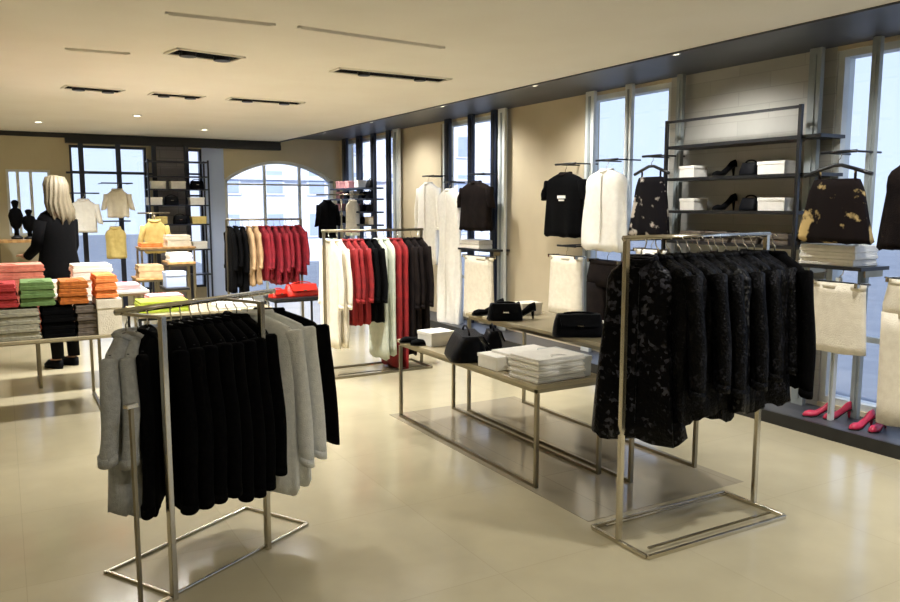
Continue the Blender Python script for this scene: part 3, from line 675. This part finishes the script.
disp('top', 886, 945, 146, 248, 'dark brown sleeveless top cut by the right edge of the picture', 'darkbrown', 'brown_blouse', 'blouse', 'black bar at the right edge of the picture', sleeve=0, t=.12, seed=78, flare=1.2)
disp('bottom', 810, 868, 268, 350, 'cream skirt hung under the gold printed top', 'cream', 'cream_skirt', 'skirt', 'black bar holding the cream skirt in the right window', legs=False, t=.12, seed=79)
disp('bottom', 884, 940, 264, 432, 'cream trousers cut by the right edge of the picture', 'cream', 'cream_trousers', 'trousers', 'black bar holding the cream trousers at right', legs=True, t=.12, seed=80)
disp('top', 417, 440, 176, 262, 'white shirt hung on the beige wall behind the middle rack', 'white', 'white_shirt', 'shirt', 'black bar holding the white shirt behind the middle rack', sleeve=.5, t=.1, seed=81)
disp('top', 438, 462, 182, 330, 'full length white dress hung right of the middle rack', 'white', 'white_dress', 'dress', 'black bar holding the full length white dress', sleeve=0, t=.12, seed=82, rip=.2)
disp('top', 460, 493, 174, 229, 'black top hung between dark uprights of the middle window', 'darkbrown', 'black_blouse', 'blouse', 'black bar holding the black top in the middle window', sleeve=.2, t=.12, seed=83, closed_front=False)
disp('bottom', 462, 496, 248, 318, 'cream skirt hung below the black top of the middle window', 'cream', 'cream_skirt', 'skirt', None, legs=False, t=.12, seed=84)
# small chest print on the black top
a = meas(560, 196, 0, XD)
# wall shelves with goods under tops
def shelf(y0, y1, z, label, x0=4.98, m='blackmetal', th=.025):
    t = thing('wall_shelf', label, 'shelf', (XR, (y0 + y1) / 2, z - th)); h = (y1 - y0) / 2
    MB().box(x0 - XR, 0, -h, h, 0, th).build('board', m, t)
    for s in (-1, 1): MB().box(-.2, 0, s * (h - .05) - .006, s * (h - .05) + .006, -.05, 0).build('bracket', 'steel', t)
    return t
y1_ = meas(458, 248, 0, 5.1).y; y0_ = meas(496, 248, 0, 5.1).y; zs = meas(477, 249, 0, 5.0).z
shelf(y0_, y1_, zs, 'dark wall shelf with a white folded shirt in the middle window')
pile('white folded shirt on the shelf in the middle window', 'white', 5.13, (y0_ + y1_) / 2, zs, .28, .45, 2, .05, name='folded_shirt', cat='shirt', rz=0)
y1_ = meas(803, 268, 0, 5.1).y; y0_ = meas(872, 268, 0, 5.1).y; zs = meas(838, 266, 0, 5.0).z
shelf(y0_, y1_, zs, 'dark wall shelf with white folded shirts in the right window')
pile('white folded shirt on the shelf in the right window', 'white', 5.14, (y0_ + y1_) / 2 + .02, zs, .28, .42, 3, .045, name='folded_shirt', cat='shirt', rz=0)
# slate wall shelving
u_ = thing('shelving_unit', 'black metal shelving unit with open shelves on the slate wall', 'shelving', (XR, 4.55, 0))
ya, yb_ = 3.70 - 4.55, 5.0 - 4.55
for s in (ya, yb_):
    MB().box(-.3, -.275, s - .0125, s + .0125, 1.2, 2.315).build('upright', 'blackmetal', u_); 
SZ = [2.29, 2.10, 1.83, 1.555, 1.3]
for i, z in enumerate(SZ):
    if i == 0:
        MB().box(-.3, -.275, ya + .0125, yb_ - .0125, z, z + .02).build('top_bar', 'blackmetal', u_); continue
    y0 = ya - (.16 if i in (1, 2) else -.0125) + (0 if i in (1, 2) else 0)
    if i in (1, 2): MB().box(-.275, 0, ya - .16, yb_, z - .025, z).build('shelf_board', 'blackmetal', u_)
    else: MB().box(-.275, 0, ya, yb_, z - .025, z).build('shelf_board', 'blackmetal', u_)
XS = 5.16
def ys(u, v): return meas(u, v, 0, 5.05).y
for z, v in ((1.83, 170), (1.555, 208)):
    row = 'upper' if z > 1.7 else 'lower'
    y = ys(684, v); carton('white box at the left end of the %s loaded shelf on the slate wall' % row, 'white', (XS, y, z), .16, .16, .1, name='shoe_box')
    y = ys(768, v); carton('long white box at the right end of the %s loaded shelf on the slate wall' % row, 'white', (XS, y, z), .16, .24, .1, name='shoe_box')
    y = ys(741, v); handbag('small black handbag in the middle of the %s loaded shelf on the slate wall' % row, 'leather', (XS, y, z), .16, .12, .1, rad(90), slump=.3)
    y = ys(715, v); heel_shoe('black high heel on the %s loaded shelf on the slate wall' % row, 'black', (XS, y, z), rad(180), high=.08)
for i in range(4):
    pile('dark folded top on the lowest shelf of the slate wall', 'pileTaupe', XS, 3.9 + i * .28, 1.3, .22, .24, 2, .04, group='dark folded tops on the lowest slate wall shelf', name='folded_shirt', cat='shirt')
# pink shoes on the platform
for i, (u, v, lab) in enumerate(((815, 417, 'pink high heel on the platform, leftmost of the four'), (834, 419, 'pink high heel on the platform, second from left'), (858, 429, 'pink high heel on the platform, third from left'), (875, 431, 'pink high heel on the platform, nearest the right edge'))):
    q = meas(u, v, 2, .085); heel_shoe(lab, 'hotpink', (q.x + .04, q.y, .085), rad(150 + i * 12), high=.06, s=.85)
# far window small display: stand with tiny goods
st = thing('display_shelves', 'dark tiered shelf of small pale goods in front of the far window', 'shelving', (5.0, 11.8, 0))
for s in (-.75, .75): MB().box(-.02, .02, s - .02, s + .02, .085, 2.0).build('upright', 'navymetal', st)
for z in (1.3, 1.5, 1.7, 1.87): MB().box(-.15, .15, -.75, .75, z - .025, z).build('shelf_board', 'navymetal', st)
for z, names in ((1.3, 4), (1.5, 5), (1.7, 5), (1.87, 4)):
    for k in range(names):
        yy = 11.2 + k * 1.2 / (names - 1)
        mm = R.choice(('white', 'pink', 'cream', 'leather', 'leather'))
        if mm == 'leather': handbag('small black handbag on the tiered shelf of the far window', mm, (5.0, yy, z), .2, .12, .11, rad(90), group='small black handbags on the far window shelf', slump=.3)
        else: carton('small pale box on the tiered shelf of the far window', mm, (5.0, yy, z), .14, .16, .12, group='small pale boxes on the far window shelf')
# tan and black clothes before that shelf
q = top('black_blouse', 'blouse', 'black top hung at the left of the far window shelf', 'black', w=.4, L=.55, t=.08, sleeve=.3, seed=91); q.location = (4.55, 11.9, 1.75); q.rotation_euler = (0, 0, .4)
q2 = top('cream_blouse', 'blouse', 'narrow cream top hung beside the black one at the far window', 'cream', w=.3, L=.5, t=.07, sleeve=0, seed=92); q2.location = (4.9 - .1, 11.55 - .1, 1.75); q2.rotation_euler = (0, 0, .4)
t = thing('hanging_bar', 'steel stand holding the black and cream tops near the far window', 'hanging bar', (4.68, 11.7, 0))
MB().tube([(-.25, .36, 1.762), (.3, -.42, 1.762)], .011, 8).build('bar', 'steel', t, smooth=True)
MB().tube([(.03, 0, .02), (.03, 0, 1.76)], .012, 8).build('post', 'steel', t, smooth=True)
MB().box(-.2, .25, -.2, .2, 0, .02).build('base', 'steel', t)
# ------------------------------------------------------------------ back-left display
for x, lab in ((1.1, 'navy upright left of the hanging white tops at the back'), (1.62, 'navy upright in the middle of the back left window'), (2.14, 'navy upright left of the dark slate panel at the back'), (2.63, 'navy upright right of the dark slate panel at the back')):
    t = thing('display_post', lab, 'post', (x, YB - .12, 0)); MB().box(-.035, .035, -.02, .02, 0, 2.52).build('upright', 'navymetal', t); MB().box(-.05, .05, -.04, .04, 0, .01).build('foot', 'navymetal', t)
t = thing('wall_rail', 'long dark rail crossing the uprights of the back left window', 'rail', (1.5, YB - .17, 2.08)); MB().box(-.62, .62, -.015, .015, -.015, .015).build('bar', 'navymetal', t)
for s in (-.4, .12): MB().box(s - .02, s + .02, .015, .03, -.03, .03).build('bracket', 'navymetal', t)
def bgar(u, v0, v1, Y, label, m, w, name='white_blouse', cat='blouse', **k):
    a = meas(u, v0, 1, Y); c = meas(u, v1, 1, Y)
    o_ = top(name, cat, label, m, w=w, L=a.z - c.z - .12, t=.12, **k); o_.location = (a.x, Y, a.z); o_.rotation_euler = (0, 0, -.3)
    b_ = thing('hanging_bar', 'bar holding the ' + label, 'hanging bar', (a.x, Y, a.z + .012)); MB().tube([(-.22, 0, 0), (.22, 0, 0)], .01, 8).build('bar', 'navymetal', b_, smooth=True)
    for s in (-.2, .2): MB().tube([(s, 0, 0), (s, YB - Y - (.0 if a.x + s > 2.05 or a.x + s < .95 else -.04), 0)], .008, 6).build('bracket', 'navymetal', b_, smooth=True)
bgar(83, 194, 232, 12.7, 'white blouse hung left in the back left window', 'white', .36, sleeve=.25, seed=101)
bgar(117, 184, 217, 12.7, 'pinkish white blouse hung high right in the back left window', 'cream', .32, sleeve=.2, seed=102)
bgar(115, 222, 258, 12.7, 'pale yellow top hung low in the back left window', 'yellow', .3, sleeve=0, seed=103, name='yellow_blouse')
# shelving at the back
u_ = thing('shelving_unit', 'navy metal shelving grid in front of the dark slate panel at the back', 'shelving', (2.45, 12.95, 0))
for s in (-.45, .45):
    for yy in (-.16, .14): MB().box(s - .012, s + .012, yy - .012, yy + .012, 0, 2.3).build('upright', 'navymetal', u_)
for z in (.5, .9, 1.3, 1.6, 1.85, 2.05, 2.28): MB().box(-.45, .45, -.15, .13, z - .02, z).build('shelf_board', 'navymetal', u_)
k = 0
for z, it in ((1.6, ((-.36, 'w'), (-.1, 'b'), (.28, 'w'))), (1.85, ((-.3, 'w'), (0, 'w'), (.3, 'b'))), (1.3, ((-.3, 'y'), (.02, 'b'), (.3, 'y'))), (.9, ((-.3, 'b'), (.0, 'y'), (.3, 'w')))):
    for x_, c_ in it:
        if c_ == 'b': handbag('black handbag on the navy shelving at the back', 'leather', (2.45 + x_, 12.94, z), .22, .12, .13, 0, group='black handbags on the navy shelving at the back', slump=.3)
        else: carton('white box on the navy shelving at the back' if c_ == 'w' else 'yellow box on the navy shelving at the back', {'w': 'white', 'y': 'yellow'}[c_], (2.45 + x_, 12.94, z), .22, .18, .12, group=('white' if c_ == 'w' else 'yellow') + ' boxes on the navy shelving at the back')
# stepped wooden stand with colourful goods
def at(u, v, Y): return meas(u, v, 1, Y)
YT = 9.6
def stand(u0, u1, v, h_lab, d=.4, m='wood', Y=YT):
    a = at(u0, v, Y - d / 2); c = at(u1, v, Y - d / 2); z = (a.z + c.z) / 2
    return table('display_stand', h_lab, a.x, c.x, Y - d / 2, Y + d / 2, z, m, frame='steel', cat='display stand', runner=False), a.x, c.x, z
s1, xa, xb, z1 = stand(140, 196, 247, 'tall wooden topped stand with yellow clothes at the back', Y=10.4)
pile('orange and white folded top on the tall wooden stand', 'pileOrange', xa + .15, 10.38, z1, .26, .26, 1, .05)
pile('yellowish white folded top at the right of the tall wooden stand', 'cream', xb - .19, 10.38, z1, .3, .28, 2, .07)
s2, xa2, xb2, z2 = stand(136, 166, 278, 'lower wooden stand with grey and dark goods behind the long table', Y=9.6)
pile('tan folded top on the lower wooden stand', 'tan', xa2 + .18, 9.58, z2, .28, .28, 2, .07)
s3, xa3, xb3, z3 = stand(168, 196, 262, 'narrow stand with a white folded shirt at the back', Y=9.6)
pile('white folded shirt on the narrow stand at the back', 'white', (xa3 + xb3) / 2, 9.58, z3, .26, .28, 2, .05, name='folded_shirt', cat='shirt')
s4, xa4, xb4, z4 = stand(166, 190, 288, 'short stand with a blue grey box behind the long table', Y=8.6, m='blackmetal')
carton('blue grey box on the short stand behind the long table', 'skytint_blue', ((xa4 + xb4) / 2, 8.58, z4), .2, .2, .16, name='storage_box')
# yellow blouse over the tall stand on a T-stand
a = at(154, 214, 10.75)
t = thing('garment_stand', 'thin T shaped stand holding the yellow blouse at the back', 'garment stand', (a.x, 10.75, 0))
MB().tube([(0, 0, .02), (0, 0, a.z)], .012, 8).build('post', 'steel', t, smooth=True); MB().tube([(-.2, 0, a.z + .012), (.2, 0, a.z + .012)], .01, 8).build('bar', 'steel', t, smooth=True); MB().box(-.18, .18, -.15, .15, 0, .02).build('base', 'steel', t)
yb2 = top('yellow_blouse', 'blouse', 'yellow and tan blouse on the T stand behind the tall wooden stand', 'yellow', w=.28, L=.38, t=.08, sleeve=.2, seed=111); yb2.location = (a.x, 10.74, a.z); yb2.rotation_euler = (0, 0, -.2)
# display figures far left by the small window: two dark busts on a ledge
lw = thing('wall_shelf', 'wooden ledge below the small bright window at far left', 'shelf', (.25, 12.6, 0))
MB().box(-.35, .35, -.25, .25, 1.08, 1.12).build('board', 'wood', lw); 
for x in (-.3, .3): MB().box(x - .02, x + .02, -.02, .02, 0, 1.08).build('leg', 'steel', lw)
for u, hh, lab in ((17, .55, 'taller dark vase-like bust on the ledge by the small window'), (30, .42, 'shorter dark vase-like bust on the ledge by the small window')):
    a = at(u, 236, 12.6)
    MBv = MB(); rr = []
    for s, r_ in ((0, .07), (.05, .075), (.1, .03), (.25, .03), (.35, .07), (.6, .095), (.75, .07), (.8, .03), (.87, .04), (.95, .05), (1, .02)):
        rr.append([(r_ * math.cos(q), r_ * .8 * math.sin(q), s * hh) for q in [2 * math.pi * k / 16 for k in range(16)]])
    b_ = thing('display_bust', lab, 'bust', (a.x, 12.6, 1.12)); MB().loft(rr[:3]).build('stand_foot', 'blackmetal', b_, smooth=True); MB().loft(rr[2:]).build('torso', 'blackknit', b_, smooth=True)
# ------------------------------------------------------------------ person
def skin_chain(name, m, verts, edges, parent, sub=2):
    me = bpy.data.meshes.new(name); me.from_pydata([v[:3] for v in verts], edges, []); me.update()
    o = bpy.data.objects.new(name, me); C.objects.link(o); o.parent = parent; me.materials.append(MATS[m])
    md = o.modifiers.new('skin', 'SKIN'); md.use_smooth_shade = True
    for i, v in enumerate(verts):
        r_ = v[3]; me.skin_vertices[0].data[i].radius = r_ if isinstance(r_, tuple) else (r_, r_)
    me.skin_vertices[0].data[0].use_root = True
    s = o.modifiers.new('sub', 'SUBSURF'); s.levels = sub; s.render_levels = sub
    return o
pe = thing('person', 'person with long blond hair and black coat standing behind the sweater table', 'person', (.47, 8.55, 0), rad(35))
V = [(0, 0, .98, .12), (0, 0, 1.15, .11), (0, 0, 1.32, .13), (0, 0, 1.44, .09), (0, 0, 1.55, .045), (0, .02, 1.62, .055), (0, .03, 1.70, .085), (0, .03, 1.78, .08),
     (-.13, 0, 1.43, .045), (-.2, .04, 1.2, .04), (-.18, .22, 1.1, .032), (.13, 0, 1.43, .045), (.19, .02, 1.2, .04), (.18, .12, .97, .032),
     (-.09, 0, .9, .09), (-.09, 0, .5, .06), (-.09, -.02, .09, .04), (-.09, .14, .03, .03), (.09, 0, .9, .09), (.09, 0, .5, .06), (.09, -.02, .09, .04), (.09, .14, .03, .03)]
E_ = [(0, 1), (1, 2), (2, 3), (3, 4), (4, 5), (5, 6), (6, 7), (3, 8), (8, 9), (9, 10), (3, 11), (11, 12), (12, 13), (0, 14), (14, 15), (15, 16), (16, 17), (0, 18), (18, 19), (19, 20), (20, 21)]
def hand(V, E_, wrist, d, side):
    n = len(V); w = Vector(V[wrist][:3]); d = Vector(d).normalized(); up = Vector((0, 0, 1)) if abs(d.z) < .8 else Vector((0, 1, 0)); s = d.cross(up).normalized()
    V.append((*(w + d * .06), .028)); E_.append((wrist, n)); p = n
    for k, l in enumerate((.06, .07, .075, .065)):
        a = w + d * .09 + s * (k - 1.5) * .02; V.append((*a, .009)); V.append((*(a + d * l * .6), .008)); V.append((*(a + d * l + Vector((0, 0, -.02))), .007))
        q = len(V) - 3; E_ += [(p, q), (q, q + 1), (q + 1, q + 2)]
    a = w + d * .04 + s * side * .035; V.append((*a, .01)); V.append((*(a + d * .04 + s * side * .015), .008)); q = len(V) - 2; E_ += [(wrist, q), (q, q + 1)]
hand(V, E_, 10, (.2, .9, .1), 1); hand(V, E_, 13, (0, .5, -.8), -1)
body = skin_chain('body', 'skin', V, E_, pe)
def ellr(cx_, cy_, a, b, z, n=20, rip=0): return [(cx_ + a * math.cos(2 * math.pi * k / n) * (1 + rip * math.sin(5 * k)), cy_ + b * math.sin(2 * math.pi * k / n), z) for k in range(n)]
MB().loft([ellr(0, 0, .07, .07, 1.56), ellr(0, 0, .15, .11, 1.52), ellr(0, 0, .19, .13, 1.47), ellr(0, 0, .18, .14, 1.3), ellr(0, 0, .18, .14, 1.15), ellr(0, 0, .21, .16, .98), ellr(0, 0, .25, .2, .6, rip=.04)]).build('coat', 'blackknit', pe, smooth=True)
for s, pts in ((-1, [(-.155, 0, 1.45), (-.2, .04, 1.2), (-.183, .2, 1.105)]), (1, [(.155, 0, 1.45), (.19, .02, 1.2), (.183, .11, .99)])):
    MB().tube(pts, [.07, .055, .045], 12).build('coat_sleeve', 'blackknit', pe, smooth=True)
hl = [(0, .0, .03, .03, 1.885), (0, 0, .08, .09, 1.87), (0, -.01, .105, .115, 1.8), (0, -.035, .11, .1, 1.7), (0, -.05, .125, .085, 1.62), (0, -.07, .135, .075, 1.55), (0, -.085, .12, .06, 1.48), (0, -.095, .07, .03, 1.42)]
hr = []
for k_, (a_, b_, c_, d_, z_) in enumerate(hl):
    ring = []
    for q_ in range(64):
        t_ = 2 * math.pi * q_ / 64; w_ = 1 + (.05 + .012 * k_) * math.sin(16 * t_ + .4 * k_) * (k_ > 0)
        ring.append((a_ + c_ * w_ * math.cos(t_) + .01 * math.sin(k_ * 1.3), b_ + d_ * w_ * math.sin(t_), z_ + (.03 * math.sin(7 * t_) if k_ > 5 else 0)))
    hr.append(ring)
MB().loft(hr).build('hair', 'hair', pe, smooth=True)
for s in (-1, 1):
    MB().loft([ellr(s * .09, 0, .085, .08, .92), ellr(s * .09, 0, .065, .06, .5), ellr(s * .09, -.02, .055, .055, .1)]).build('trouser_leg', 'black', pe, smooth=True)
    MB().loft([ellr(s * .09, .05, .045, .12, .0), ellr(s * .09, .05, .05, .125, .03), ellr(s * .09, .02, .045, .09, .08)]).build('shoe', 'leather', pe, smooth=True)
for s in (-1, 1): MB().tube([(s * .032, .108, 1.72), (s * .032, .116, 1.72)], [.012, .006], 8).build('eye', 'darkedge', body)
MB().loft([ellr(0, .11, .008, .008, 1.72), ellr(0, .125, .015, .018, 1.675)]).build('nose', 'skin', body, smooth=True)
MB().box(-.025, .025, .1, .113, 1.64, 1.65).build('mouth', 'hotpink', body)
# ------------------------------------------------------------------ world and view
w = bpy.data.worlds.new('sky'); sc.world = w; w.use_nodes = True; N = w.node_tree.nodes; L = w.node_tree.links
bg = N['Background']; tc = N.new('ShaderNodeTexCoord'); sp = N.new('ShaderNodeSeparateXYZ'); rp = N.new('ShaderNodeValToRGB')
L.new(tc.outputs['Generated'], sp.inputs[0]); L.new(sp.outputs['Z'], rp.inputs[0])
rp.color_ramp.elements[0].position = 0; rp.color_ramp.elements[0].color = (.68, .80, 1, 1)
rp.color_ramp.elements[1].position = .6; rp.color_ramp.elements[1].color = (.5, .64, .95, 1)
L.new(rp.outputs[0], bg.inputs['Color']); bg.inputs['Strength'].default_value = .55
sl_ = bpy.data.lights.new('sun', 'SUN'); sl_.energy = 2.2; sl_.angle = rad(1); sl_.color = (1, .98, .95)
so_ = bpy.data.objects.new('sun', sl_); C.objects.link(so_); so_.location = (-10, -20, 20); so_.rotation_euler = Vector((.45, .75, -.6)).to_track_quat('-Z', 'Y').to_euler()
sc.view_settings.view_transform = 'Standard'; sc.view_settings.look = 'None'; sc.view_settings.gamma = 1; sc.view_settings.exposure = 1.3
